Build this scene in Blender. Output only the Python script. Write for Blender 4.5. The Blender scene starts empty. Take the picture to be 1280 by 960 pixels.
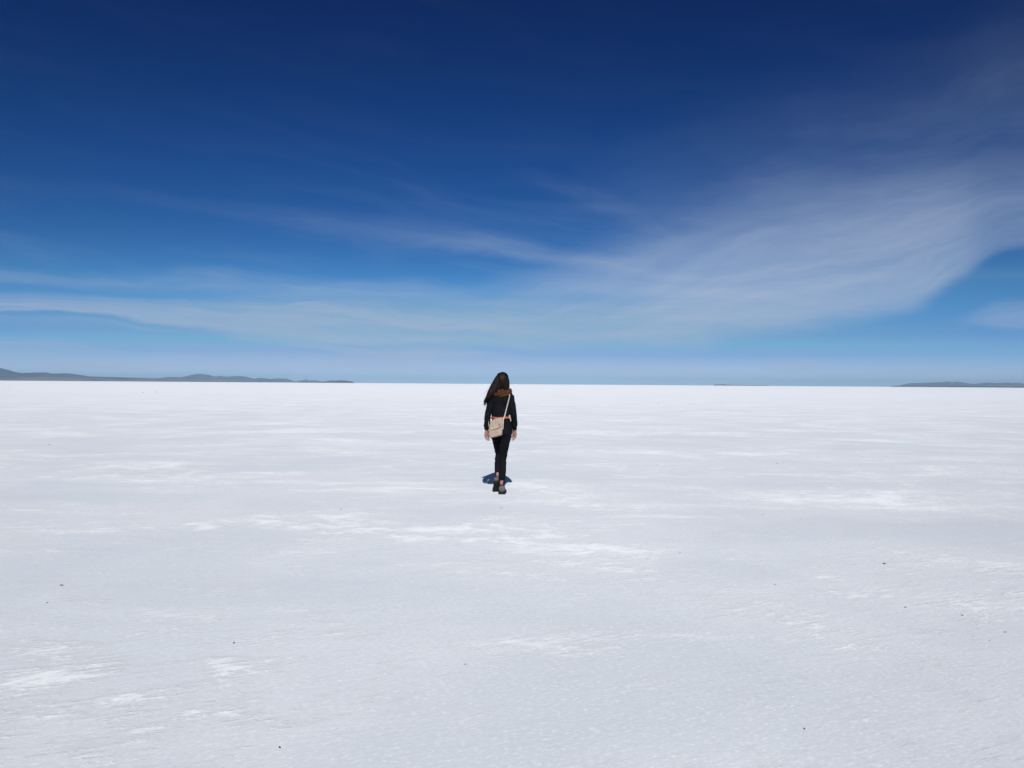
import bpy, bmesh, math, random
from math import sin, cos, tan, atan2, pi, sqrt, radians, exp
from mathutils import Vector, Matrix, noise
random.seed(7)
S = bpy.context.scene
C = S.collection
# ------------------------------------------------------------------ camera
F = 1004.0                                   # focal length in units of the 1280 px wide picture
EYE = Vector((0, 0, 1.494))
ROLL = radians(0.40)
PITCH = 0.0
CR = Vector((cos(ROLL), 0, sin(ROLL))); CU = Vector((-sin(ROLL), 0, cos(ROLL))); CF = Vector((0, 1, 0))
cam = bpy.data.objects.new('camera', bpy.data.cameras.new('camera')); C.objects.link(cam)
cam.matrix_world = Matrix(((CR.x, CU.x, -CF.x, EYE.x), (CR.y, CU.y, -CF.y, EYE.y), (CR.z, CU.z, -CF.z, EYE.z), (0, 0, 0, 1)))
cam.data.sensor_width = 36; cam.data.lens = F / 1280 * 36
cam.data.clip_start = 0.05; cam.data.clip_end = 400000
S.camera = cam
S.render.resolution_x, S.render.resolution_y = 1024, 768
def pdir(X, Y): return (CR * ((X - 640) / F) + CU * ((480 - Y) / F) + CF).normalized()
def azel(X, Y):
    d = pdir(X, Y); return atan2(d.x, d.y), math.asin(d.z)
def ground_at(X, Y):
    d = pdir(X, Y); t = -EYE.z / d.z; return EYE + d * t
# ------------------------------------------------------------------ exposure
vs = S.view_settings
vs.view_transform = 'Standard'; vs.look = 'None'; vs.gamma = 1; vs.exposure = -0.58
# ------------------------------------------------------------------ sun
SUN_EL = radians(33.5); SUN_AZ = radians(2.8)          # behind the camera, a little to its right
to_sun = Vector((sin(SUN_AZ) * cos(SUN_EL), -cos(SUN_AZ) * cos(SUN_EL), sin(SUN_EL)))
sl = bpy.data.lights.new('sun', 'SUN'); sl.energy = 4.6; sl.angle = radians(0.53); sl.color = (1.0, 0.975, 0.93)
so = bpy.data.objects.new('sun', sl); C.objects.link(so)
so.rotation_euler = (-to_sun).to_track_quat('-Z', 'Y').to_euler(); so.location = (0, -20, 30)
# ------------------------------------------------------------------ world
W = bpy.data.worlds.new('World'); S.world = W; W.use_nodes = True
class NT:
    """tiny node expression helper"""
    def __init__(s, tree): s.t = tree; s.n = tree.nodes; s.l = tree.links
    def inp(s, sock, v):
        if isinstance(v, bpy.types.NodeSocket): s.l.new(v, sock)
        else: sock.default_value = v
    def m(s, op, a, b=0.0, c=0.0, clamp=False):
        n = s.n.new('ShaderNodeMath'); n.operation = op; n.use_clamp = clamp
        s.inp(n.inputs[0], a); s.inp(n.inputs[1], b); s.inp(n.inputs[2], c); return n.outputs[0]
    def add(s, a, b): return s.m('ADD', a, b)
    def sub(s, a, b): return s.m('SUBTRACT', a, b)
    def mul(s, a, b): return s.m('MULTIPLY', a, b)
    def div(s, a, b): return s.m('DIVIDE', a, b)
    def ss(s, v, a, b, lo=0.0, hi=1.0, kind='SMOOTHSTEP'):
        n = s.n.new('ShaderNodeMapRange'); n.interpolation_type = kind; n.clamp = True
        for i, x in enumerate((v, a, b, lo, hi)): s.inp(n.inputs[i], x)
        return n.outputs[0]
    def xyz(s, x, y, z=0.0):
        n = s.n.new('ShaderNodeCombineXYZ')
        for i, q in enumerate((x, y, z)): s.inp(n.inputs[i], q)
        return n.outputs[0]
    def noise(s, v, scale, detail=4, rough=0.5, dist=0.0, lac=2.0):
        n = s.n.new('ShaderNodeTexNoise'); s.inp(n.inputs['Vector'], v)
        for k, q in (('Scale', scale), ('Detail', detail), ('Roughness', rough), ('Distortion', dist), ('Lacunarity', lac)): s.inp(n.inputs[k], q)
        return n.outputs['Fac']
    def vmul(s, v, k):
        n = s.n.new('ShaderNodeVectorMath'); n.operation = 'MULTIPLY'; s.inp(n.inputs[0], v); n.inputs[1].default_value = k; return n.outputs[0]
    def vadd(s, v, k):
        n = s.n.new('ShaderNodeVectorMath'); n.operation = 'ADD'; s.inp(n.inputs[0], v); s.inp(n.inputs[1], k); return n.outputs[0]
    def mix(s, f, a, b):
        n = s.n.new('ShaderNodeMix'); n.data_type = 'RGBA'; s.inp(n.inputs[0], f)
        for i, q in ((6, a), (7, b)):
            s.inp(n.inputs[i], (*q, 1) if isinstance(q, tuple) and len(q) == 3 else q)
        return n.outputs[2]
    def curve(s, v, pts, smooth=True):
        n = s.n.new('ShaderNodeFloatCurve'); s.inp(n.inputs['Value'], v); c = n.mapping.curves[0]
        n.mapping.use_clip = True
        while len(c.points) < len(pts): c.points.new(0.5, 0.5)
        for p, (x, y) in zip(c.points, pts): p.location = (x, y); p.handle_type = 'AUTO_CLAMPED'
        n.mapping.update(); return n.outputs[0]
w = NT(W.node_tree); w.n.clear()
SKY_STRENGTH = 0.07
sky = w.n.new('ShaderNodeTexSky'); sky.sky_type = 'NISHITA'; sky.sun_disc = False
sky.sun_elevation = SUN_EL; sky.sun_rotation = pi - SUN_AZ
sky.altitude = 3650; sky.air_density = 1.0; sky.dust_density = 0.15; sky.ozone_density = 2.2
tc = w.n.new('ShaderNodeTexCoord'); sp = w.n.new('ShaderNodeSeparateXYZ'); w.l.new(tc.outputs['Generated'], sp.inputs[0])
dx, dy, dz = sp.outputs
az = w.m('ARCTAN2', dx, dy); el = w.m('ARCSINE', dz)
A0, A1, EM = -0.70, 0.70, 0.60
azt = w.ss(az, A0, A1, kind='LINEAR')
def T(X, Y=300):
    return (azel(X, Y)[0] - A0) / (A1 - A0)
def ecurve(pts):      # picture points (X, Y) -> elevation curve over azimuth
    q = []
    for X, Y in pts:
        a, e = azel(X, Y); q.append(((a - A0) / (A1 - A0), e / EM))
    q = [(0, q[0][1])] + q + [(1, q[-1][1])]
    return w.mul(w.curve(azt, q), EM)
def fcurve(pts):
    q = [(T(X), v) for X, v in pts]; q = [(0, q[0][1])] + q + [(1, q[-1][1])]
    return w.curve(azt, q)
cvec = w.xyz(w.mul(az, 1.0), el, 0.0)
warp = w.mul(w.sub(w.noise(w.vmul(cvec, (5, 16, 1)), 1.0, 4, 0.55), 0.5), 0.045)   # ragged band edges
elw = w.add(el, warp)
def band(low, high, strength, peak=0.25, soft=0.18, fx=3.0, fy=6.0, amt=0.8, seed=0.0, power=1.0, fib=.62):
    lo, hi = ecurve(low), ecurve(high)
    s = w.div(w.sub(elw, lo), w.sub(hi, lo))
    up = w.ss(s, 0.0, soft); dn = w.m('POWER', w.ss(s, 1.0, peak), power)
    nz = w.noise(w.xyz(w.mul(az, fx), w.mul(s, fy), seed), 1.0, 6, 0.6, 0.6)
    nf = w.ss(nz, 0.30, 0.68, 1.0 - amt, 1.0, 'LINEAR')
    nh = w.noise(w.xyz(w.mul(az, fx * 3.4), w.mul(s, fy * 2.6), seed + 3.3), 1.0, 7, 0.66, 0.35)      # thin fibres
    nf = w.mul(nf, w.ss(nh, 0.30, 0.66, fib, 1.04, 'LINEAR'))
    return w.mul(w.mul(w.mul(up, dn), nf), fcurve(strength))
bands = [
 # main sheet: sweeps from the left edge, thickens right of centre and rises to the right edge
 band([(0,394),(150,404),(300,423),(450,436),(640,444),(800,446),(920,440),(1030,424),(1120,402),(1200,362),(1280,318)],
      [(0,352),(150,356),(300,350),(450,340),(560,342),(640,322),(740,275),(850,225),(1000,170),(1130,172),(1280,160)],
      [(0,.78),(200,.90),(420,.86),(600,.76),(720,.74),(860,.90),(1000,.96),(1120,.92),(1200,.70),(1280,.42)], peak=.34, soft=.16, fx=3.2, fy=5, amt=.42, seed=1.3, power=1.3, fib=.84),
 # right hand upper veil
 band([(600,330),(800,330),(1000,340),(1150,340),(1280,300)], [(600,220),(800,140),(1000,60),(1150,10),(1280,-60)],
      [(0,0),(640,0),(800,.08),(1000,.13),(1150,.15),(1280,.16)], peak=.35, soft=.5, fx=4, fy=4, amt=.45, seed=4.1),
 # long thin streak above the sheet
 band([(200,262),(380,292),(540,318),(700,338),(840,354),(900,362)], [(200,232),(380,248),(540,272),(700,300),(840,334),(900,350)],
      [(0,.02),(250,.05),(400,.12),(560,.24),(700,.34),(800,.28),(850,.14),(900,0),(1280,0)], peak=.35, soft=.35, fx=5, fy=2.2, amt=.45, seed=7.7),
 # wisp
 band([(640,235),(720,262),(800,300),(860,318)], [(640,205),(720,222),(800,252),(860,290)],
      [(0,0),(600,0),(720,.08),(800,.11),(850,.07),(900,0),(1280,0)], peak=.5, soft=.5, fx=9, fy=2, amt=.8, seed=9.2),
 # low streaks below the sheet
 band([(0,460),(200,462),(420,462),(640,458),(760,470)], [(0,418),(200,425),(350,424),(500,430),(640,440),(760,462)],
      [(0,.80),(200,.80),(350,.85),(500,.90),(600,.75),(680,.25),(760,0),(1280,0)], peak=.45, soft=.45, fx=5, fy=6, amt=1.0, seed=2.9),
 band([(320,431),(450,441),(560,450),(680,454)], [(320,422),(450,426),(560,434),(680,449)],
      [(0,0),(310,0),(380,.70),(500,.85),(600,.75),(650,.25),(690,0),(1280,0)], peak=.4, soft=.4, fx=8, fy=1.6, amt=.5, seed=11.5),
 band([(0,372),(120,376),(300,392),(480,405),(700,420)], [(0,356),(120,360),(300,372),(480,384),(700,396)],
      [(0,.34),(120,.30),(300,.24),(480,.22),(620,.10),(700,0),(1280,0)], peak=.4, soft=.5, fx=6, fy=2.5, amt=.7, seed=13.5),
 band([(0,354),(150,364),(300,374),(450,382),(640,384)], [(0,324),(150,330),(300,332),(450,342),(640,352)],
      [(0,.30),(150,.30),(300,.40),(450,.40),(560,.22),(660,0),(1280,0)], peak=.45, soft=.45, fx=5, fy=3, amt=.6, seed=15.5),
 band([(0,410),(150,417),(300,429),(400,434),(480,436)], [(0,394),(150,400),(300,411),(400,420),(480,426)],
      [(0,.34),(150,.36),(300,.34),(400,.28),(470,0),(1280,0)], peak=.45, soft=.5, fx=7, fy=2.2, amt=.7, seed=17.5),
 band([(1150,408),(1200,412),(1280,416)], [(1150,400),(1200,388),(1280,374)],
      [(0,0),(1170,0),(1215,.28),(1280,.60)], peak=.4, soft=.35, fx=7, fy=3, amt=.5, seed=5.5),
 band([(930,466),(1000,468),(1060,466)], [(930,446),(1000,440),(1060,452)],
      [(0,0),(920,0),(960,.35),(1000,.55),(1030,.22),(1080,0),(1280,0)], peak=.4, soft=.4, fx=9, fy=2.5, amt=.6, seed=6.5),
 band([(0,478),(640,478),(1280,484)], [(0,440),(640,446),(900,452),(1280,440)],
      [(0,.55),(640,.45),(900,.40),(1280,.55)], peak=.3, soft=.1, fx=7, fy=3, amt=.55, seed=8.5),
]
# faint streaky veil over the whole front sky
veil = w.noise(w.xyz(w.mul(az, 3.0), w.add(w.mul(el, 22.0), w.mul(az, 3.0)), 3.0), 1.0, 7, 0.6, 0.8)
veil = w.mul(w.ss(veil, 0.42, 0.78), w.ss(el, 0.32, 0.12, 0.010, 0.10))
over = w.mul(w.ss(el, .45, .9), w.ss(w.noise(w.vmul(tc.outputs['Generated'], (2.5, 2.5, 5)), 1.0, 6, .6, .8), .40, .70, .06, .32))   # unseen cirrus overhead, added so more skylight fills the ground shadow
keep = w.mul(w.sub(1.0, veil), w.sub(1.0, over))
for b in bands: keep = w.mul(keep, w.sub(1.0, b))
cloud = w.m('SUBTRACT', 1.0, keep, clamp=True)
gs = w.noise(w.xyz(w.mul(az, 3.5), w.mul(w.add(elw, w.mul(az, .055)), 95.0), 21.0), 1.0, 6, .62, .5)       # fine streaks low in the sky
cloud = w.mul(cloud, w.sub(1.0, w.mul(w.ss(gs, .60, .34), w.mul(w.ss(el, .16, .10), w.ss(az, .35, -.05, .10, .34)))))
cloud = w.mul(cloud, w.ss(el, -0.01, 0.004))
hs = w.n.new('ShaderNodeHueSaturation'); hs.inputs['Saturation'].default_value = 1.18; w.l.new(sky.outputs[0], hs.inputs['Color'])
gm = w.n.new('ShaderNodeGamma'); gm.inputs['Gamma'].default_value = 2.05; w.l.new(hs.outputs[0], gm.inputs['Color'])
cl = w.n.new('ShaderNodeMix'); cl.data_type = 'RGBA'; cl.blend_type = 'DARKEN'; cl.inputs[0].default_value = 1.0
w.l.new(gm.outputs[0], cl.inputs[6]); cl.inputs[7].default_value = (75, 75, 90, 1)
skyc = cl.outputs[2]
grad = w.n.new('ShaderNodeMix'); grad.data_type = 'RGBA'; grad.blend_type = 'MULTIPLY'; grad.inputs[0].default_value = 1.0
w.l.new(skyc, grad.inputs[6]); 
tint = w.n.new('ShaderNodeValToRGB'); tint.color_ramp.interpolation = 'B_SPLINE' if False else 'LINEAR'
w.l.new(w.m('MULTIPLY', el, 2.0, clamp=True), tint.inputs[0])
TINT = [(.009,(.80,1.05,1.22)),(.019,(.68,.84,1.10)),(.036,(.58,.60,.90)),(.060,(.70,.61,.78)),(.085,(.86,.80,.72)),(.113,(1.05,.98,.75)),(.166,(.86,.97,.78)),(.268,(.46,1.03,.92)),(.347,(.24,1.0,1.0)),(.423,(.12,.98,1.06))]
cr = tint.color_ramp
while len(cr.elements) < len(TINT): cr.elements.new(.5)
for e_, (p_, c_) in zip(cr.elements, TINT): e_.position = p_ * 2; e_.color = (c_[0] * .18, c_[1] * .195, c_[2] * .19, 1)
w.l.new(tint.outputs[0], grad.inputs[7])
col = w.mix(cloud, grad.outputs[2], (8.5, 10.3, 13.7))
bg = w.n.new('ShaderNodeBackground'); w.l.new(col, bg.inputs[0]); bg.inputs[1].default_value = SKY_STRENGTH
wo = w.n.new('ShaderNodeOutputWorld'); w.l.new(bg.outputs[0], wo.inputs[0])

# ------------------------------------------------------------------ helpers
def mat(name, col, rough=0.7, build=None, spec=0.5):
    m = bpy.data.materials.new(name); m.use_nodes = True
    t = NT(m.node_tree); b = t.n['Principled BSDF']
    b.inputs['Base Color'].default_value = (*col, 1); b.inputs['Roughness'].default_value = rough
    b.inputs['Specular IOR Level'].default_value = spec
    if build: build(t, b)
    return m
def objvec(t):
    n = t.n.new('ShaderNodeTexCoord'); return n.outputs['Object']
def bump(t, b, h, strength, dist):
    n = t.n.new('ShaderNodeBump'); t.inp(n.inputs['Height'], h); n.inputs['Strength'].default_value = strength
    n.inputs['Distance'].default_value = dist; t.l.new(n.outputs[0], b.inputs['Normal'])
def two_tone(c1, c2, scale, bscale=None, bd=0.002, bs=0.6, stretch=(1, 1, 1), detail=5):
    def f(t, b):
        v = t.vmul(objvec(t), stretch)
        t.l.new(t.mix(t.ss(t.noise(v, scale, detail, .6), .35, .65), c1, c2), b.inputs['Base Color'])
        if bscale: bump(t, b, t.noise(v, bscale, 4, .6), bs, bd)
    return f
def link(name, me, m, parent=None, smooth=True):
    o = bpy.data.objects.new(name, me); C.objects.link(o)
    if m: me.materials.clear(); me.materials.append(m)
    if parent: o.parent = parent
    if smooth:
        for p in me.polygons: p.use_smooth = True
    return o
def tag(o, label, cat, group=None):
    o['label'] = label; o['category'] = cat
    if group: o['group'] = group
def bm_mesh(bm, name):
    bmesh.ops.recalc_face_normals(bm, faces=bm.faces)
    me = bpy.data.meshes.new(name); bm.to_mesh(me); bm.free(); return me
def tube(bm, pts, radii, seg=12, flat=None, cap=True):
    """lofted tube through pts; radii: r or (ra, rb) per point; flat: direction ra is measured along"""
    n = len(pts); P = [Vector(p) for p in pts]; rings = []; ref = Vector(flat) if flat else None
    for i in range(n):
        d = (P[min(i + 1, n - 1)] - P[max(i - 1, 0)]).normalized()
        if ref is None: ref = Vector((1, 0, 0)) if abs(d.x) < 0.8 else Vector((0, 1, 0))
        u = (ref - d * ref.dot(d)).normalized(); v = d.cross(u)
        if flat is None: ref = u
        r = radii[i]; ra, rb = r if isinstance(r, tuple) else (r, r)
        rings.append([bm.verts.new(P[i] + u * (ra * cos(2 * pi * k / seg)) + v * (rb * sin(2 * pi * k / seg))) for k in range(seg)])
    for a, b in zip(rings, rings[1:]):
        for k in range(seg): bm.faces.new((a[k], a[(k + 1) % seg], b[(k + 1) % seg], b[k]))
    if cap: bm.faces.new(rings[0][::-1]); bm.faces.new(rings[-1])
    return rings
def interp(keys, n):
    """Catmull-Rom resample a list of equal length tuples"""
    out = []; m = len(keys) - 1
    for i in range(n + 1):
        x = i / n * m; k = min(int(x), m - 1); t = x - k
        p = [keys[max(k - 1, 0)], keys[k], keys[k + 1], keys[min(k + 2, m)]]
        out.append(tuple(0.5 * (2 * b + (c - a) * t + (2 * a - 5 * b + 4 * c - d) * t * t + (3 * b - a - 3 * c + d) * t ** 3) for a, b, c, d in zip(*p)))
    return out
def limb(bm, keys, n=18, seg=16):
    """keys: (x, y, z, r)"""
    q = interp(keys, n); tube(bm, [p[:3] for p in q], [p[3] for p in q], seg)
def stack(bm, keys, n=30, seg=32, e=2.3):
    """keys: (z, cx, cy, rx, ry) horizontal super-ellipse rings"""
    q = interp(keys, n); rings = []
    for z, cx, cy, rx, ry in q:
        r = []
        for k in range(seg):
            a = 2 * pi * k / seg; c_, s_ = cos(a), sin(a)
            r.append(bm.verts.new((cx + rx * math.copysign(abs(c_) ** (2 / e), c_), cy + ry * math.copysign(abs(s_) ** (2 / e), s_), z)))
        rings.append(r)
    for a, b in zip(rings, rings[1:]):
        for k in range(seg): bm.faces.new((a[k], a[(k + 1) % seg], b[(k + 1) % seg], b[k]))
    bm.faces.new(rings[0][::-1]); bm.faces.new(rings[-1])
def ball(bm, c, r, seg=16):
    r = r if isinstance(r, tuple) else (r, r, r)
    g = bmesh.ops.create_uvsphere(bm, u_segments=seg, v_segments=seg // 2 + 2, radius=1)
    for v in g['verts']: v.co = Vector(c) + Vector((v.co.x * r[0], v.co.y * r[1], v.co.z * r[2]))
def fuse(bm, name, voxel, smooth=4, factor=0.5, wrinkle=None):
    """union overlapping lofts into one continuous skin"""
    me = bm_mesh(bm, name); o = bpy.data.objects.new(name, me); C.objects.link(o)
    r = o.modifiers.new('r', 'REMESH'); r.mode = 'VOXEL'; r.voxel_size = voxel
    s = o.modifiers.new('s', 'SMOOTH'); s.factor = factor; s.iterations = smooth
    dg = bpy.context.evaluated_depsgraph_get(); dg.update()
    out = bpy.data.meshes.new_from_object(o.evaluated_get(dg)); out.name = name
    bpy.data.objects.remove(o); bpy.data.meshes.remove(me)
    if wrinkle:
        nrm = [v.normal.copy() for v in out.vertices]
        for v, nn in zip(out.vertices, nrm): v.co += nn * wrinkle(v.co)
    return out

# ------------------------------------------------------------------ salt flat (one graded sheet out to the horizon)
def salt(t, b):
    g = t.n.new('ShaderNodeNewGeometry').outputs['Position']
    flatv = t.vmul(g, (1, 1, 0))
    wv = t.vmul(flatv, (0.85, 1.0, 0))
    patch = t.noise(t.vadd(wv, (13, 5, 0)), 0.42, 5, .55, .5)            # metre sized crust patches
    fine = t.noise(t.vmul(flatv, (.75, 1.0, 0)), 3.2, 8, .66, .4)          # ragged flecks
    broad = t.noise(flatv, 0.05, 3, .5)
    huge = t.noise(t.vmul(flatv, (.3, 1.0, 0)), 0.011, 4, .6)
    rot = t.n.new('ShaderNodeVectorRotate'); rot.rotation_type = 'Z_AXIS'; t.l.new(flatv, rot.inputs['Vector']); rot.inputs['Angle'].default_value = radians(-24)
    rv = rot.outputs[0]
    fib = t.noise(t.vmul(rv, (4.5, 20, 0)), 1.0, 6, .68, .5)                 # wind brushed crust
    fib2 = t.noise(t.vmul(rv, (14, 45, 0)), 1.0, 4, .65, .3)
    strk = t.noise(t.vmul(t.vadd(flatv, (31, 7, 0)), (.40, 1.0, 0)), 1.5, 8, .68, .3)
    lng = t.noise(t.vmul(t.vadd(flatv, (11, 27, 0)), (.16, .55, 0)), .55, 6, .62, .2)
    grit = t.noise(t.vmul(rv, (30, 52, 0)), 1.0, 5, .72)                     # crystals
    rag = t.add(t.mul(t.sub(fib, .5), .9), t.add(t.mul(t.sub(fib2, .5), .55), t.mul(t.sub(grit, .5), .5)))
    fl = t.ss(t.add(t.add(t.mul(fine, .7), t.mul(patch, .8)), t.mul(rag, .42)), .755, .95)
    sk = t.ss(t.add(t.add(t.mul(strk, .8), t.mul(lng, .6)), t.mul(rag, .34)), .72, .90)
    white = t.m('MAXIMUM', fl, t.mul(sk, .8))
    gmix = t.ss(t.add(t.mul(patch, .45), t.add(t.mul(broad, .25), t.add(t.mul(huge, .2), t.mul(lng, .25)))), .46, .68)
    base = t.mix(gmix, (.615, .66, .70), (.755, .795, .83))
    pink = t.ss(t.noise(t.vadd(flatv, (50, 20, 0)), 0.33, 4, .6), .46, .64, 0, .65)
    base = t.mix(pink, base, (.735, .735, .775))
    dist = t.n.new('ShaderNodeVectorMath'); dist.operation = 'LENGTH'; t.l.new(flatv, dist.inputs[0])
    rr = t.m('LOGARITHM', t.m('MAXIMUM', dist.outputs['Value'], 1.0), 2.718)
    graze_lit = t.mul(t.ss(t.add(rr, t.mul(t.sub(t.noise(flatv, .02, 4, .6), .5), 2.0)), 2.3, 5.4), .82)   # grazing-view brightening farther out, painted into the salt colour
    base = t.mix(graze_lit, base, (.90, .925, .945))
    grain = t.noise(flatv, 70.0, 3, .7)
    base = t.mix(t.ss(grain, .3, .7, 0, .34), base, (.56, .58, .62))
    base = t.mix(t.ss(grit, .50, .32, 0, .34), base, (.50, .53, .57))
    base = t.mix(t.ss(grit, .52, .70, 0, .55), base, (.93, .95, .97))
    base = t.mix(t.ss(fib, .52, .30, 0, .42), base, (.56, .60, .64))
    base = t.mix(t.ss(fib2, .52, .30, 0, .36), base, (.55, .58, .62))
    base = t.mix(t.ss(t.noise(t.vmul(t.vadd(flatv, (70, 7, 0)), (.30, 1.0, 0)), .9, 7, .66, .3), 
        .52, .70, 0, .40), base, (.56, .60, .645))
    base = t.mix(t.mul(white, .52), base, (.955, .965, .975))
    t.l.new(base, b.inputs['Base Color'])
    b.inputs['Diffuse Roughness'].default_value = 1.0
    h = t.add(t.mul(patch, .05), t.add(t.mul(grain, .0022), t.mul(white, .004)))
    h = t.add(h, t.add(t.mul(fib, .004), t.mul(fine, .005)))
    h = t.add(h, t.mul(t.noise(flatv, 16.0, 4, .65), .003))
    bump(t, b, h, 1.0, 1.0)
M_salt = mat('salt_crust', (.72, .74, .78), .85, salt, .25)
def graded(n, near, far, p):     # symmetric coordinates, dense near 0
    out = []
    for i in range(-n, n + 1):
        s = abs(i) / n; out.append(math.copysign(near * s + far * s ** p, i))
    return out
xs = graded(110, 16, 45000, 14); ys = [v + 8 for v in graded(130, 18, 45000, 14)]
bm = bmesh.new(); grid = []
for x in xs:
    row = []
    for y in ys:
        d = sqrt(x * x + y * y); a = max(0, 1 - d / 120)
        z = a * (0.010 * noise.noise(Vector((x * .7, y * .9, 0))) + 0.006 * noise.noise(Vector((x * 2.3, y * 2.6, 4))))
        z *= min(1.0, 0.25 + ((x + .155) ** 2 + (y - 11.0) ** 2) ** .5 * .6)
        row.append(bm.verts.new((x, y, z)))
    grid.append(row)
for i in range(len(xs) - 1):
    for j in range(len(ys) - 1):
        bm.faces.new((grid[i][j], grid[i + 1][j], grid[i + 1][j + 1], grid[i][j + 1]))
me = bm_mesh(bm, 'ground')
if me.polygons[0].normal.z < 0: me.flip_normals()
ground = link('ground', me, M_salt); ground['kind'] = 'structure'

# ------------------------------------------------------------------ hills round the flat, each range at its own distance
def hillcol(c1, c2, sand):
    def f(t, b):
        g = t.n.new('ShaderNodeNewGeometry'); p = g.outputs['Position']
        n1 = t.noise(p, .0022, 6, .6)
        c = t.mix(t.ss(n1, .35, .65), c1, c2)
        s = t.n.new('ShaderNodeSeparateXYZ'); t.l.new(p, s.inputs[0])
        hgt = t.add(s.outputs[2], t.mul(t.sub(t.noise(p, .0012, 5, .6), .5), 90.0))
        f_ = t.mul(t.mul(t.ss(hgt, 85, 45), .8), t.ss(t.noise(t.vadd(p, (9000, 0, 0)), .0004, 4, .6), .44, .54))
        t.l.new(t.mix(f_, c, sand), b.inputs['Base Color'])
    return f
M_hill = mat('volcanic_hill', (.1, .08, .09), .95, hillcol((.036, .028, .068), (.12, .095, .145), (.30, .24, .21)), .1)
M_isle = mat('dark_shore', (.05, .042, .04), .95, hillcol((.045, .035, .033), (.085, .065, .055), (.2, .16, .13)), .1)
def hills(profile, D, depth, m, rough=1.0, nd=26, step=1.2):
    """profile: picture points of the skyline; a solid ridge with spurs and gullies stands on the ground D metres away"""
    bm = bmesh.new(); pts = []
    X = profile[0][0]
    while X <= profile[-1][0] + 1e-6:
        for (xa, ya), (xb, yb) in zip(profile, profile[1:]):
            if xa <= X <= xb:
                y = ya + (yb - ya) * (X - xa) / (xb - xa); break
        pts.append((X, y)); X += step
    rows = []
    for X, y in pts:
        a, e = azel(X, y); base = D * tan(max(e, 0)); d = Vector((sin(a), cos(a), 0)); row = []
        for j in range(nd + 1):
            s = j / nd * 2 - 1
            p = d * (D + s * depth * .5)
            prof = max(0, 1 - abs(s)) ** 1.25 if s < 0 else max(0, 1 - s) ** 1.1
            n = noise.fractal(Vector((p.x / 900, p.y / 900, 1.7)), 1.0, 2.1, 5)
            z = base * prof * (1 + .38 * rough * n * (1 - prof) * 2) + base * .035 * rough * n * prof
            zz = max(z, 0) * (1 + s * depth * .5 / D) - (3.0 if prof <= 0 else 0)
            row.append(bm.verts.new((p.x, p.y, zz)))
        rows.append(row)
    for a, b in zip(rows, rows[1:]):
        for j in range(nd): bm.faces.new((a[j], b[j], b[j + 1], a[j + 1]))
    me = bm_mesh(bm, 'hills')
    o = link('hills', me, m, smooth=False); o['kind'] = 'structure'; return o
left = [(-420,470),(-330,463),(-260,465),(-190,460),(-120,462),(-60,458.5),(-20,459),(0,460.2),(11,462.6),(18,464.9),(27,466.2),(41,465.7),(57,465.3),(66,466.9),(81,466.3),(97,467.8),(111,470.3),(133,471),(162,471.8),(185,472.4),(205,473.4),(235,474.6),(262,476.3)]
left2 = [(176,476),(190,473.4),(200,472.3),(212,470.9),(227,471.4),(237,468.9),(247,467.0),(254,467.6),(260,468.2),(268,470.6),(276,469.9),(284,470.9),(298,469.6),(309,470.9),(318,473.6),(324,472.2),(331,472.6),(339,473.7),(346,472.9),(358,473.1),(364,475.2),(372,477.4)]
far = [(366,477),(377,475.3),(382,473.7),(387,475.4),(394,474.8),(400,476.6),(404,478)]
isle = [(372,476.9),(385,476.6),(405,476.8),(410,476),(415,475.2),(420,475.7),(426,475),(432,475.6),(439,476.2),(443,478)]
right = [(1116,484),(1126,481.6),(1136,479),(1149,478.6),(1158,478.5),(1167,477.9),(1179,477.7),(1183.5,476.6),(1192,478),(1196,476.8),(1201,477.6),(1210,479.0),(1218,479.9),(1232,478.1),(1247,478.8),(1258,478.1),(1267,478.9),(1272,478.1),(1280,479.7),(1310,478),(1350,480),(1420,477),(1500,480),(1600,486)]
shore = [(1110,484),(1116,482.1),(1122,482.2),(1127,481.6),(1134,481.9),(1150,482.3),(1200,482.5),(1280,483),(1400,484)]
speck = [(891,482),(894,480.4),(899,480.7),(904,480.3),(910,480.9),(925,481.2),(960,481.6),(966,483)]
hills(left, 21000, 5200, M_hill)
hills(left2, 25500, 5200, M_hill)
hills(far, 38000, 5000, M_hill, step=.6)
hills(isle, 15000, 1500, M_isle, step=.6)
hills(right, 31000, 6000, M_hill)
hills(shore, 17000, 1500, M_isle, step=.8)
hills(speck, 15000, 900, M_isle, step=.6)

# ------------------------------------------------------------------ haze: one box of even, pale air
bm = bmesh.new(); bmesh.ops.create_cube(bm, size=1)
for v in bm.verts: v.co = Vector((v.co.x * 96000, v.co.y * 96000 + 8, (v.co.z + .5) * 391 - 1))
hz = link('haze', bm_mesh(bm, 'haze'), None, smooth=False); hz['kind'] = 'stuff'
hm = bpy.data.materials.new('air'); hm.use_nodes = True; hm.node_tree.nodes.clear()
pv = hm.node_tree.nodes.new('ShaderNodeVolumePrincipled'); ho = hm.node_tree.nodes.new('ShaderNodeOutputMaterial')
pv.inputs['Color'].default_value = (.50, .76, 1.0, 1); pv.inputs['Density'].default_value = 3.5e-5; pv.inputs['Anisotropy'].default_value = -0.35
hm.node_tree.links.new(pv.outputs[0], ho.inputs['Volume'])
hz.data.materials.append(hm); hz.data.materials[0] = hm

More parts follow.
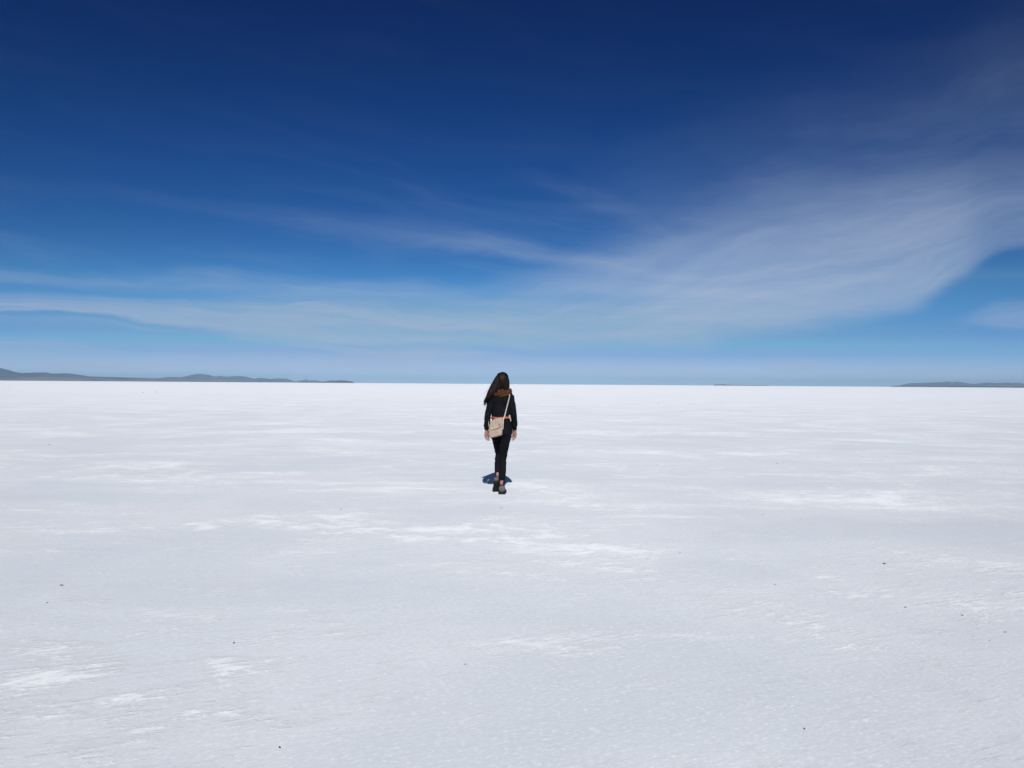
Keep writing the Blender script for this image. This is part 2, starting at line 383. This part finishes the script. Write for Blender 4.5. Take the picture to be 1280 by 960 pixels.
# ------------------------------------------------------------------ pebbles lying on the salt
M_peb = mat('dark_stone', (.05, .05, .05), .8, two_tone((.030, .030, .034), (.085, .08, .08), 60, 120, .002))
M_peb2 = mat('grey_clod', (.3, .29, .29), .9, two_tone((.30, .30, .31), (.44, .43, .43), 60, 120, .002))
PEB = [  # X, Y, width px, height/width, grey?, label
 (1105.5,705,4.6,.45,0,'oval dark pebble well to the right of the walker, largest of the pebbles'),
 (1005.5,911.3,3.2,.7,0,'dark pebble nearest the bottom edge right of centre'),
 (349.5,934.5,3.2,.8,0,'dark pebble nearest the bottom edge left of centre'),
 (292.5,804,3.2,.6,0,'dark pebble in the lower left, midway between the left edge and the walker'),
 (297.5,803.3,1.6,.6,0,'tiny dark crumb just right of the larger pebble in the lower left'),
 (76.5,731.4,4.4,.35,1,'flat grey sliver of crust above the bright white patches near the left edge'),
 (59,753.7,2.0,.7,0,'tiny dark pebble inside the bright white patches near the left edge'),
 (45,863,2.4,.5,1,'small grey crumb in the bottom left corner, upper one of two'),
 (35,871,1.9,.6,1,'small grey crumb in the bottom left corner, lower one of two'),
 (339,866.6,1.8,.8,0,'tiny dark pebble above the one at the bottom edge left of centre'),
 (581.6,830.7,3.0,.45,1,'flat grey crumb in the foreground almost straight below the walker'),
 (969,731,4.0,.35,1,'flat grey crumb on the white streak to the lower right of the walker'),
 (1132,759.3,3.2,.45,1,'grey crumb below the largest dark pebble'),
 (1203,769,3.8,.3,1,'thin grey sliver of crust near the right edge, left of a trio of pebbles'),
 (1256.5,790.4,3.4,.4,0,'dark pebble near the right edge, uppermost of a trio'),
 (1237,801.2,2.6,.45,0,'dark pebble near the right edge, lowest of a trio'),
 (1216.5,796,2.4,.45,1,'grey pebble near the right edge, leftmost of a trio'),
 (626.6,635.2,2.2,.6,1,'small grey pebble just behind the heels of the walker'),
 (426.5,637,1.9,.8,0,'dark pebble level with the shoes of the walker, far to the left'),
 (850,691,1.8,.6,1,'small grey pebble between the walker and the largest dark pebble'),
 (954,643,2.0,.6,0,'dark stone right of the walker, nearer of two beside the faint track'),
 (971.4,579.4,1.9,.7,0,'dark stone right of the walker, farther of two'),
 (62,556.3,1.9,.6,0,'dark stone on the mid distance salt close to the left edge'),
 (823,504.6,1.9,.5,0,'dark stone far off to the right of the head of the walker'),
 (378,520.3,1.7,.5,0,'dark stone far off to the left of the walker at waist level'),
 (179,491,1.9,.5,0,'dark rock far off under the left hills, left one of a pair'),
 (195.7,490.3,1.9,.5,0,'dark rock far off under the left hills, right one of a pair'),
 (234,490.8,1.5,.4,1,'faint grey rock far off to the right of the distant pair'),
]
for i, (X, Y, wpx, hr, grey, lab) in enumerate(PEB):
    p = ground_at(X, Y); sc = wpx * .85 * p.y / F / 2
    bm = bmesh.new(); bmesh.ops.create_icosphere(bm, subdivisions=3, radius=1)
    for v in bm.verts:
        n = noise.noise(v.co * 1.1 + Vector((i * 7.3, 0, 0))) * .45 + noise.noise(v.co * 2.9 + Vector((i * 3.1, 2, 0))) * .18
        v.co *= 1 + n; v.co = Vector((v.co.x * sc, v.co.y * sc * .8, v.co.z * sc * min(hr + .05, .8)))
        v.co.z = max(v.co.z, -sc * hr * .35)
    o = link('pebble' if p.y < 60 else 'rock', bm_mesh(bm, 'pebble'), M_peb2 if grey or wpx < 1.85 else M_peb)
    o.location = (p.x, p.y, sc * hr * .25 + .001); o.rotation_euler = (0, 0, i * 1.3)
    tag(o, lab, 'pebble' if p.y < 60 else 'rock', 'dark stones scattered on the salt')

# ------------------------------------------------------------------ the walker
M_skin = mat('skin', (.50, .29, .21), .5, lambda t, b: (
    t.l.new(t.mix(t.ss(t.noise(objvec(t), 30, 4, .6), .3, .7), (.40, .205, .155), (.48, .265, .205)), b.inputs['Base Color']),
    bump(t, b, t.noise(objvec(t), 500, 3, .6), .3, .0006)))
M_hair = mat('dark_hair', (.02, .012, .01), .52, two_tone((.006, .0035, .0035), (.020, .008, .006), 40, 300, .001, .5, (1, 1, .15)), .25)
M_knit = mat('black_knit', (.01, .011, .014), .9, two_tone((.0040, .0048, .007), (.009, .0105, .015), 9, 260, .0012, .5), .2)
M_jean = mat('black_trousers', (.008, .009, .012), .85, two_tone((.0035, .0042, .006), (.008, .009, .0125), 14, 500, .0006, .5), .2)
M_scarf = mat('brown_knit', (.13, .055, .026), .95, two_tone((.058, .023, .011), (.145, .062, .030), 35, 180, .003, .9), .1)
M_orange = mat('orange_cloth', (.75, .17, .08), .8, two_tone((.50, .11, .055), (.68, .17, .09), 60, 400, .001), .3)
M_bag = mat('beige_leather', (.50, .36, .29), .65, two_tone((.52, .385, .305), (.62, .475, .385), 16, 220, .0012, .5), .4)
M_bagd = mat('beige_trim', (.34, .24, .19), .6, two_tone((.30, .21, .165), (.38, .27, .21), 30, 250, .001), .4)
M_strap = mat('cream_strap', (.72, .64, .52), .6, two_tone((.64, .56, .45), (.78, .70, .58), 40, 300, .001), .4)
M_metal = mat('dark_metal', (.12, .10, .09), .35); M_metal.node_tree.nodes['Principled BSDF'].inputs['Metallic'].default_value = 1
M_shoe = mat('grey_suede', (.10, .10, .10), .85, two_tone((.11, .108, .105), (.19, .186, .18), 45, 300, .001), .3)
M_sole = mat('black_rubber', (.014, .014, .015), .7, two_tone((.010, .010, .011), (.022, .022, .023), 50, 200, .001), .4)
M_white = mat('eye_white', (.75, .73, .70), .3); M_iris = mat('brown_iris', (.035, .018, .01), .25); M_lip = mat('lip', (.42, .16, .13), .5)

person = bpy.data.objects.new('person', None); C.objects.link(person)
PX, PY = -0.155, 11.00
person.location = (PX, PY, 0)
tag(person, 'woman with long dark hair walking away in black top and trousers with a brown scarf', 'person')
HX = 0.022
# joints (x right, y ahead of her, z up)
shR, elR, wrR = (.132, -.005, 1.335), (.180, -.03, 1.09), (.197, .075, .865)
shL, elL, wrL = (-.112, -.005, 1.335), (-.168, -.055, 1.09), (-.190, -.015, .865)
hipR, knR, anR = (.078, -.005, .84), (.040, .010, .47), (.024, -.105, .105)
hipL, knL, anL = (-.058, .005, .84), (-.026, .240, .52), (-.036, .085, .19)
def finger(bm, base, dirs, r0, lens):
    p = Vector(base); pts = [p - Vector(dirs[0]).normalized() * .012, p]; 
    for d, L in zip(dirs, lens):
        p = p + Vector(d).normalized() * L; pts.append(p)
    rr = [r0, r0 * 1.05, r0 * .98, r0 * .90, r0 * .74]
    q = interp([(*a, b) for a, b in zip(pts, rr)], 12); tube(bm, [a[:3] for a in q], [a[3] for a in q], 10)
    ball(bm, pts[-1], r0 * .76, 10)
def hand(bm, wrist, side, yaw, swing):
    """hanging relaxed hand; side +1 right"""
    wv = Vector((cos(yaw) * -side, sin(yaw), 0))            # from little finger towards the index side
    nrm = Vector((-wv.y, wv.x, 0)) * (1 if side > 0 else -1)      # palm side
    if nrm.x * side > 0: nrm = -nrm
    dn = Vector((0, swing, -1)).normalized(); W0 = Vector(wrist)
    def P(a, b, c): return W0 + wv * a + dn * b + nrm * c
    tube(bm, [P(0, -.05, 0), P(0, -.01, 0), P(0.0, .02, 0), P(0, .05, .002), P(0, .078, .004), P(0, .088, .005)],
         [(.024, .019), (.023, .016), (.029, .015), (.036, .014), (.036, .012), (.03, .009)], 18, flat=wv)
    for k, (a, L, b) in enumerate(((-.030, .052, .074), (-.0105, .066, .082), (.0105, .072, .084), (.031, .064, .080))):
        c = .25 + .12 * (3 - k)
        sp = wv * (a * 1.6)
        finger(bm, P(a, b, .004), [dn + nrm * c * .55 + sp, dn + nrm * c * 1.15 + sp * .6, dn * .8 + nrm * c * 1.9], .0078 if k else .0068, (L * .46, L * .32, L * .26))
    t0 = P(.022, .018, .008)
    finger(bm, t0, [wv * .75 + dn * .75 + nrm * .35, wv * .35 + dn + nrm * .3, wv * .05 + dn + nrm * .35], .0098, (.034, .028, .022))
# --- body: one skin surface
bm = bmesh.new()
stack(bm, [(.80, .01, 0, .12, .085), (.88, .01, 0, .135, .10), (.96, .012, 0, .12, .09), (1.04, .013, 0, .105, .08), (1.14, .012, 0, .115, .085), (1.24, .012, 0, .13, .09), (1.32, .012, -.005, .125, .078), (1.36, .012, -.008, .085, .06)])
limb(bm, [(.013, -.015, 1.31, .06), (.014, -.012, 1.37, .05), (.018, 0, 1.42, .046), (.021, .008, 1.47, .047)])
for s_, e_, w_ in ((shR, elR, wrR), (shL, elL, wrL)):
    limb(bm, [(*s_, .036), (*[(a + b) / 2 for a, b in zip(s_, e_)], .034), (*e_, .029), (*[(a * .6 + b * .4) for a, b in zip(e_, w_)], .028), (*w_, .021)])
for h_, k_, a_ in ((hipR, knR, anR), (hipL, knL, anL)):
    m1 = [a * .5 + b * .5 for a, b in zip(h_, k_)]; m2 = [a * .62 + b * .38 for a, b in zip(k_, a_)]; m2[1] -= .006
    limb(bm, [(*h_, .066), (*m1, .052), (*k_, .036), (*m2, .035), (a_[0], a_[1] * .90 + k_[1] * .10, a_[2] + .045, .025), (a_[0], a_[1], a_[2] - .03, .026)], 26)
tube(bm, [(anR[0], anR[1] - .02, anR[2] - .045), (anR[0], anR[1] + .05, anR[2] - .05), (anR[0], anR[1] + .12, anR[2] - .06)], [.025, .026, .02], 12)
tube(bm, [(anL[0], anL[1] - .02, anL[2] - .025), (anL[0], anL[1] + .015, anL[2] - .06), (anL[0], anL[1] + .045, anL[2] - .115)], [.024, .024, .018], 12)
# skull, jaw and face (she looks ahead, a little down)
stack(bm, [(1.425, HX, .075, .022, .018), (1.437, HX, .062, .040, .038), (1.46, HX, .045, .054, .058), (1.49, HX, .028, .064, .078), (1.53, HX, .018, .070, .090), (1.57, HX, .010, .073, .096), (1.60, HX, .002, .071, .092), (1.63, HX, -.002, .054, .070), (1.643, HX, -.002, .028, .036)], 36, 36, 2.1)
limb(bm, [(HX, .098, 1.548, .006), (HX, .112, 1.528, .009), (HX, .124, 1.507, .012), (HX, .112, 1.495, .009)], 10, 10)
ball(bm, (HX - .010, .110, 1.501), .008, 10); ball(bm, (HX + .010, .110, 1.501), .008, 10)
for s_ in (-1, 1):
    ball(bm, (HX + s_ * .042, .070, 1.512), (.022, .022, .022))                       # cheekbones
    limb(bm, [(HX + s_ * .012, .103, 1.560, .006), (HX + s_ * .030, .098, 1.566, .007), (HX + s_ * .050, .080, 1.560, .006)], 8, 8)
    limb(bm, [(HX + s_ * .072, .006, 1.548, .006), (HX + s_ * .080, -.006, 1.552, .008), (HX + s_ * .081, -.010, 1.532, .009), (HX + s_ * .075, .002, 1.502, .007)], 10, 8)
ball(bm, (HX, .100, 1.474), (.020, .010, .010)); ball(bm, (HX, .092, 1.444), (.018, .014, .014))
hand(bm, wrR, 1, radians(35), .10); hand(bm, wrL, -1, radians(35), -.04)
body = link('body', fuse(bm, 'body', .0034, 3, .5), M_skin, person)
for s_ in (-1, 1):
    bm = bmesh.new(); ball(bm, (HX + s_ * .031, .0850, 1.538), .0128, 16); e = link('eye', bm_mesh(bm, 'eye'), M_white, body)
    bm = bmesh.new(); ball(bm, (HX + s_ * .031, .0950, 1.5365), (.0062, .0035, .0062), 12); link('iris', bm_mesh(bm, 'iris'), M_iris, body)
    bm = bmesh.new(); limb(bm, [(HX + s_ * .014, .1085, 1.563, .0022), (HX + s_ * .032, .104, 1.570, .0030), (HX + s_ * .052, .085, 1.564, .0015)], 8, 8); link('eyebrow', bm_mesh(bm, 'eyebrow'), M_hair, body)
bm = bmesh.new()
limb(bm, [(HX - .022, .100, 1.474, .001), (HX - .010, .1085, 1.4775, .0038), (HX, .110, 1.4765, .0036), (HX + .010, .1085, 1.4775, .0038), (HX + .022, .100, 1.474, .001)], 16, 8)
limb(bm, [(HX - .020, .100, 1.472, .001), (HX, .1085, 1.4685, .0048), (HX + .020, .100, 1.472, .001)], 12, 8)
link('lips', bm_mesh(bm, 'lips'), M_lip, body)
# --- top (sweater)
def folds(co, k=1.0):
    n = noise.noise(Vector((co.x * 9, co.y * 9, co.z * 16))) * .5 + noise.noise(Vector((co.x * 20 + 5, co.y * 20, co.z * 34))) * .3
    return n * .009 * k
bm = bmesh.new()
stack(bm, [(1.032, .012, 0, .123, .105), (1.05, .012, 0, .133, .112), (1.10, .012, 0, .134, .112), (1.17, .012, 0, .135, .112), (1.25, .012, -.004, .146, .114), (1.31, .012, -.008, .146, .105), (1.35, .012, -.010, .125, .088), (1.385, .014, -.010, .085, .068), (1.41, .014, -.010, .055, .055)])
limb(bm, [(-.125, -.005, 1.325, .045), (-.05, -.010, 1.362, .052), (.012, -.012, 1.375, .055), (.075, -.010, 1.362, .052), (.145, -.005, 1.325, .045)])
for s_, e_, w_ in ((shR, elR, wrR), (shL, elL, wrL)):
    md = [a * .4 + b * .6 for a, b in zip(e_, w_)]
    ce = [a * .02 + b * .98 for a, b in zip(e_, w_)]
    limb(bm, [(*s_, .052), (*[(a + b) / 2 for a, b in zip(s_, e_)], .049), (*e_, .044), (*md, .043), (*[a * .25 + b * .75 for a, b in zip(e_, w_)], .044), (*[a * .15 + b * .85 for a, b in zip(e_, w_)], .033), (*ce, .033)], 30)
link('sweater', fuse(bm, 'sweater', .006, 4, .5, folds), M_knit, person)
# --- trousers
bm = bmesh.new()
stack(bm, [(.765, .010, 0, .105, .09), (.80, .010, 0, .148, .112), (.84, .010, -.004, .157, .120), (.89, .010, -.004, .155, .119), (.95, .011, 0, .143, .110), (1.00, .012, 0, .128, .102), (1.045, .012, 0, .119, .098)])
for h_, k_, a_ in ((hipR, knR, anR), (hipL, knL, anL)):
    h2 = (h_[0], h_[1], .80); m1 = [a * .5 + b * .5 for a, b in zip(h_, k_)]; m2 = [a * .6 + b * .4 for a, b in zip(k_, a_)]; m2[1] -= .014
    m0 = [a * .78 + b * .22 for a, b in zip(h_, k_)]; m3 = [a * .2 + b * .8 for a, b in zip(k_, a_)]
    m4 = [a * .10 + b * .90 for a, b in zip(k_, a_)]
    limb(bm, [(*h2, .084), (*m0, .078), (*m1, .064), (*k_, .049), (*m2, .050), (*m3, .044), (m4[0], m4[1] - .004, m4[2] + .030, .041)], 34)
def tfolds(co):
    k = 1.0 + (1.4 if abs(co.z - .47) < .06 or co.z < .25 else 0)
    return noise.noise(Vector((co.x * 14, co.y * 14, co.z * 30))) * .0035 * k
link('trousers', fuse(bm, 'trousers', .0055, 3, .5, tfolds), M_jean, person)
# --- orange hem showing between top and trousers
def ringband(bm, z0, z1, cx, cy, rx, ry, th=.004, seg=64, e=2.3, tilt=0.0, wob=0.0):
    rs = []
    for z, dr in ((z0, 0), (z0, th), (z1, th), (z1, 0)):
        r = []
        for k in range(seg):
            a = 2 * pi * k / seg; c_, s_ = cos(a), sin(a)
            r.append(bm.verts.new((cx + (rx + dr) * math.copysign(abs(c_) ** (2 / e), c_), cy + (ry + dr) * math.copysign(abs(s_) ** (2 / e), s_), z + tilt * c_ + wob * sin(a * 5 + 1))))
        rs.append(r)
    for i in range(4):
        a, b = rs[i], rs[(i + 1) % 4]
        for k in range(seg): bm.faces.new((a[k], a[(k + 1) % seg], b[(k + 1) % seg], b[k]))
bm = bmesh.new(); ringband(bm, 1.018, 1.046, .012, 0, .131, .111, .005, tilt=.004, wob=.003)
link('shirt_hem', bm_mesh(bm, 'shirt_hem'), M_orange, person)
bm = bmesh.new()
limb(bm, [(.118, -.105, 1.052, .005), (.125, -.112, 1.072, .0075), (.130, -.108, 1.050, .006), (.136, -.108, 1.02, .0055), (.143, -.105, .985, .005)], 14, 8)
limb(bm, [(.125, -.112, 1.068, .006), (.116, -.114, 1.045, .0055), (.128, -.113, 1.035, .006), (.134, -.113, 1.010, .005)], 10, 8)
link('drawstring', bm_mesh(bm, 'drawstring'), M_strap, person)
# --- scarf: two thick loops, low at the back
bm = bmesh.new()
def loop(cx, cy, cz, rx, ry, r, back, ph):
    pts = []; rr = []
    for k in range(41):
        a = 2 * pi * k / 40
        x = cx + rx * cos(a); y = cy + ry * sin(a); z = cz - back * max(0, -sin(a)) ** 1.2 + .010 * cos(a) + .004 * sin(3 * a + ph)
        pts.append((x, y, z)); rr.append((r * (1 + .16 * sin(4 * a + ph)), r * .78 * (1 + .14 * sin(5 * a + ph * 2))))
    tube(bm, pts, rr, 14, flat=(0, 0, 1))
loop(.016, -.016, 1.383, .112, .092, .034, .038, .4)
loop(.012, -.010, 1.408, .088, .074, .029, .022, 2.0)
def sfold(co):
    a = atan2(co.y + .01, co.x - .015)
    return .006 * sin(co.z * 190 + 5 * sin(a * 2) + a * 3) * .6 + noise.noise(co * 30) * .004
link('scarf', fuse(bm, 'scarf', .0042, 2, .5, sfold), M_scarf, person)
# --- hair
bm = bmesh.new()
stack(bm, [(1.44, HX - .006, -.045, .060, .040), (1.47, HX - .004, -.040, .072, .058), (1.51, HX, -.030, .080, .074), (1.56, HX, -.020, .083, .086), (1.60, HX, -.006, .081, .092), (1.63, HX, -.004, .066, .078), (1.648, HX + .002, -.004, .040, .048), (1.655, HX + .003, -.004, .018, .02)], 30, 30, 2.1)
# mass that falls to the left over the shoulder
q = interp([(-.005, -.055, 1.58, .060, .035), (-.045, -.062, 1.50, .070, .036), (-.092, -.072, 1.42, .064, .032), (-.138, -.080, 1.36, .048, .024), (-.178, -.078, 1.30, .028, .015)], 20)
tube(bm, [a[:3] for a in q], [(a[3], a[4]) for a in q], 18, flat=(1, 0, 0))
cap = fuse(bm, 'hair', .005, 4, .5, lambda c: .004 * noise.noise(Vector((c.x * 60, c.y * 60, c.z * 8))))
bm = bmesh.new(); bm.from_mesh(cap)
rnd = random.Random(3)
def lock(p0, p1, p2, p3, r, n=12):
    pts = []
    wob = rnd.uniform(0, 6); am = rnd.uniform(.001, .005)
    for i in range(n + 1):
        t = i / n; u = 1 - t
        p = p0 * u ** 3 + p1 * 3 * u * u * t + p2 * 3 * u * t * t + p3 * t ** 3
        p = p + Vector((sin(t * 7 + wob), cos(t * 6 + wob) * .6, 0)) * am * t
        pts.append(p)
    tube(bm, pts, [r * (.6 + .4 * min(1, t_ * 4)) * (1 - (t_ ** 3) * .85) for t_ in [i / n for i in range(n + 1)]], 5)
crown = Vector((HX + .004, .005, 1.653))
for k in range(620):
    a = rnd.uniform(pi * .93, pi * 2.07)                     # right round the back of the head
    f = (1 - cos(a - pi)) / 2 if a <= 2 * pi else 1          # 0 at her left, 1 at her right
    ux, uy = cos(a), sin(a); j = rnd.uniform(.97, 1.07)
    p0 = crown + Vector((ux * .012, uy * .02, rnd.uniform(-.003, .004)))
    p1 = Vector((HX + ux * .088 * j, -.006 + uy * .098 * j, 1.63))
    if f < .62:      # blown over the left shoulder
        s = f / .62; e = rnd.random()
        p2 = Vector((HX - .135 + s * .09, -.045 + uy * .045, 1.47 + rnd.uniform(-.02, .02)))
        tgt = Vector((-.215, -.055, 1.235)).lerp(Vector((-.055, -.105, 1.365)), s * .85 + rnd.uniform(-.1, .15))
        p3 = tgt + Vector((rnd.gauss(0, .010), rnd.gauss(0, .012), rnd.gauss(0, .024)))
        if rnd.random() < .34: p3 = Vector((-.212, -.055, 1.228)) + Vector((rnd.gauss(0, .011), rnd.gauss(0, .012), rnd.gauss(0, .022)))
    else:
        p2 = Vector((HX + ux * .100 * j, -.02 + uy * .082 * j, 1.50))
        p3 = Vector((HX + ux * .090, -.022 + uy * .072, 1.405 + rnd.uniform(-.02, .03)))
    lock(p0, p1, p2, p3, rnd.uniform(.0022, .0048))
for k in range(70):          # stray hairs
    a = rnd.uniform(pi * .95, pi * 2.05); ux, uy = cos(a), sin(a)
    p0 = crown + Vector((ux * .02, uy * .03, -.002)); j = rnd.uniform(1.0, 1.2)
    p1 = Vector((HX + ux * .09 * j, uy * .10 * j, 1.63)); p2 = Vector((HX - .09 + ux * .05, -.04 + uy * .06 * j, 1.46))
    p3 = Vector((rnd.uniform(-.245, -.10), rnd.uniform(-.12, -.02), rnd.uniform(1.19, 1.38)))
    lock(p0, p1, p2, p3, .0009)
for s_ in (-1, 1):           # front locks framing the face
    for k in range(40):
        y = rnd.uniform(-.02, .05)
        lock(crown + Vector((s_ * .006, .03, -.002)), Vector((HX + s_ * .085, y + .035, 1.625)), Vector((HX + s_ * .094, y, 1.50)), Vector((HX + s_ * .075 - .01, y - .02, 1.40 + rnd.uniform(-.02, .02))), rnd.uniform(.002, .004))
link('hair', bm_mesh(bm, 'hair'), M_hair, person)
# --- shoes
def shoe(ax, ay, pitch, yaw, lift):
    root_m = Matrix.Translation((ax, ay, lift)) @ Matrix.Rotation(yaw, 4, 'Z') @ Matrix.Translation((0, .16, 0)) @ Matrix.Rotation(-pitch, 4, 'X') @ Matrix.Translation((0, -.16, 0)) @ Matrix.Diagonal((1.16, 1.04, 1.14, 1))
    # local: y from heel (0) to toe (.235), z up from the ground
    prof = [(.000, .022, .030, .088), (.012, .036, .024, .102), (.045, .039, .022, .104), (.085, .036, .022, .092), (.125, .038, .022, .074), (.165, .045, .022, .060), (.200, .041, .022, .050), (.225, .028, .024, .042), (.236, .012, .026, .036)]
    bm = bmesh.new(); rings = []
    for y, hw, z0, z1 in interp(prof, 26):
        r = []
        for k in range(20):
            a = 2 * pi * k / 20; c_, s_ = cos(a), sin(a); narrow = 1 - .30 * max(0, s_) ** 1.5
            r.append(bm.verts.new((hw * narrow * math.copysign(abs(c_) ** .75, c_), y, (z0 + z1) / 2 + (z1 - z0) / 2 * math.copysign(abs(s_) ** .8, s_))))
        rings.append(r)
    for a, b in zip(rings, rings[1:]):
        for k in range(20): bm.faces.new((a[k], a[(k + 1) % 20], b[(k + 1) % 20], b[k]))
    bm.faces.new(rings[0][::-1]); bm.faces.new(rings[-1]); bm.transform(root_m)
    up = link('shoe', bm_mesh(bm, 'shoe'), M_shoe, person)
    bm = bmesh.new()          # sole
    out = [(y, hw + .004) for y, hw, a, b in interp(prof, 26)]; out[0] = (-.004, .024)
    loopv = [(hw, y) for y, hw in out] + [(-hw, y) for y, hw in reversed(out)]
    n = len(loopv); lv = [[bm.verts.new((x * kx, (y - .11) * kx + .11, z)) for x, y in loopv] for z, kx in ((0, .96), (.005, 1.0), (.026, 1.01), (.030, .98))]
    for a, b in zip(lv, lv[1:]):
        for k in range(n): bm.faces.new((a[k], a[(k + 1) % n], b[(k + 1) % n], b[k]))
    bm.faces.new(lv[0][::-1]); bm.faces.new(lv[-1]); bm.transform(root_m)
    link('sole', bm_mesh(bm, 'sole'), M_sole, up, smooth=False)
    bm = bmesh.new()          # padded collar and heel patch
    pts = []; 
    for k in range(25):
        a = 2 * pi * k / 24; pts.append((.027 * cos(a), .046 + .040 * sin(a), .098 - .010 * sin(a)))
    tube(bm, pts, [.0065] * 25, 8); bm.transform(root_m); link('collar', bm_mesh(bm, 'collar'), M_sole, up)
    bm = bmesh.new()
    for k in range(5):
        y = .098 + k * .017; z = .091 - k * .0075
        limb(bm, [(-.020, y, z - .010, .0022), (0, y + .002, z + .001, .0024), (.020, y, z - .010, .0022)], 8, 6)
    bm.transform(root_m); link('laces', bm_mesh(bm, 'laces'), M_sole, up)
shoe(anR[0] + .004, anR[1] - .045, radians(2.5), radians(-2), -.002)
shoe(anL[0], anL[1] - .152, radians(46), radians(4), .030)      # heel lifted, sole showing

# ------------------------------------------------------------------ shoulder bag hanging behind her hip
bag = bpy.data.objects.new('shoulder_bag', None); C.objects.link(bag); bag.location = (PX, PY, 0)
tag(bag, 'beige bag on a thin cream strap hanging behind the hip of the walking woman', 'bag')
bm = bmesh.new()
BXc, BZc = -.058, .900
outline = [(-.050, .094), (-.020, .116), (.030, .131), (.070, .137), (.088, .120), (.090, .03), (.087, -.075), (.076, -.098), (.01, -.120), (-.055, -.136), (-.086, -.128), (-.094, -.095), (-.092, -.02), (-.080, .052)]
oc = interp([(*p,) for p in outline + [outline[0]]], 70)[:-1]
lay = [(-.034, .80), (-.031, .90), (-.024, .965), (-.010, 1.0), (.010, 1.0), (.024, .96), (.030, .88)]
R_ = []
for y, k in lay:
    R_.append([bm.verts.new((BXc + x * k, -.168 + y, BZc + z * k)) for x, z in oc])
for a, b in zip(R_, R_[1:]):
    for k in range(len(oc)): bm.faces.new((a[k], a[(k + 1) % len(oc)], b[(k + 1) % len(oc)], b[k]))
bm.faces.new(R_[0][::-1]); bm.faces.new(R_[-1])
pouch = link('pouch', fuse(bm, 'pouch', .004, 5, .5, lambda c: .0050 * noise.noise(Vector((c.x * 18, c.y * 18, c.z * 11))) + .002 * noise.noise(c * 50)), M_bag, bag)
bm = bmesh.new()      # flap with rounded lower edge
fo = interp([(*p,) for p in ((-.048, .098), (-.020, .120), (.030, .135), (.070, .139), (.089, .122), (.091, .07), (.086, .030), (.055, .010), (.004, -.012), (-.055, -.030), (-.086, -.016), (-.088, .015), (-.074, .065), (-.048, .098))], 60)[:-1]
R_ = [[bm.verts.new((BXc + x * k, -.168 + y, BZc + .06 + (z - .06) * k)) for x, z in fo] for y, k in ((-.0445, .90), (-.042, .98), (-.036, 1.01), (-.016, 1.02))]
for a, b in zip(R_, R_[1:]):
    for k in range(len(fo)): bm.faces.new((a[k], a[(k + 1) % len(fo)], b[(k + 1) % len(fo)], b[k]))
bm.faces.new(R_[0][::-1]); bm.faces.new(R_[-1])
link('flap', fuse(bm, 'flap', .0035, 3, .5, lambda c: .0030 * noise.noise(Vector((c.x * 18, c.y * 18, c.z * 11)))), M_bag, bag)
bm = bmesh.new()
edge = [(v[0], v[1]) for v in []]
limb(bm, [(BXc - .062, -.211, BZc - .018, .0018), (BXc + .004, -.216, BZc - .008, .0018), (BXc + .068, -.211, BZc + .022, .0018)], 16, 6)
link('piping', bm_mesh(bm, 'piping'), M_bagd, bag)
bm = bmesh.new(); ball(bm, (BXc + .046, -.216, BZc + .052), (.0085, .004, .0075), 14); limb(bm, [(BXc + .046, -.216, BZc + .05, .003), (BXc + .038, -.217, BZc + .034, .003)], 4, 8)
link('clasp', bm_mesh(bm, 'clasp'), M_metal, bag)
# strap: from the pouch up across the back, over the right shoulder, down across the chest and round the left hip
bm = bmesh.new()
path = [(.034, -.172, .885), (.038, -.172, .96), (.040, -.158, 1.01), (.058, -.130, 1.06), (.078, -.124, 1.14), (.100, -.122, 1.23), (.118, -.110, 1.30), (.124, -.080, 1.352), (.122, -.020, 1.392), (.112, .045, 1.372), (.095, .088, 1.32), (.060, .116, 1.25), (.01, .122, 1.17), (-.05, .116, 1.10), (-.10, .094, 1.05), (-.140, .045, 1.02), (-.156, -.02, 1.005), (-.160, -.08, .985), (-.156, -.135, .955), (-.152, -.165, .92)]
q = interp(path, 110)
# ribbon with its flat side towards the body axis
P = [Vector(a) for a in q]; rings = []
for i, p in enumerate(P):
    d = (P[min(i + 1, len(P) - 1)] - P[max(i - 1, 0)]).normalized()
    n = Vector((p.x - .012, p.y, max(0, (p.z - 1.33)) * 3)); n = (n - d * n.dot(d)).normalized(); s_ = d.cross(n)
    rings.append([bm.verts.new(p + s_ * a + n * b) for a, b in ((.0075, .0015), (-.0075, .0015), (-.0075, -.0015), (.0075, -.0015))])
for a, b in zip(rings, rings[1:]):
    for k in range(4): bm.faces.new((a[k], a[(k + 1) % 4], b[(k + 1) % 4], b[k]))
bm.faces.new(rings[0][::-1]); bm.faces.new(rings[-1])
link('strap', bm_mesh(bm, 'strap'), M_strap, bag, smooth=False)
for x, z in ((.034, .885), (-.152, .92)):
    bm = bmesh.new(); tube(bm, [(x + .009 * cos(2 * pi * k / 16), -.172 + .003, z + .010 * sin(2 * pi * k / 16)) for k in range(17)], [.0018] * 17, 6)
    link('strap_ring', bm_mesh(bm, 'strap_ring'), M_metal, bag)
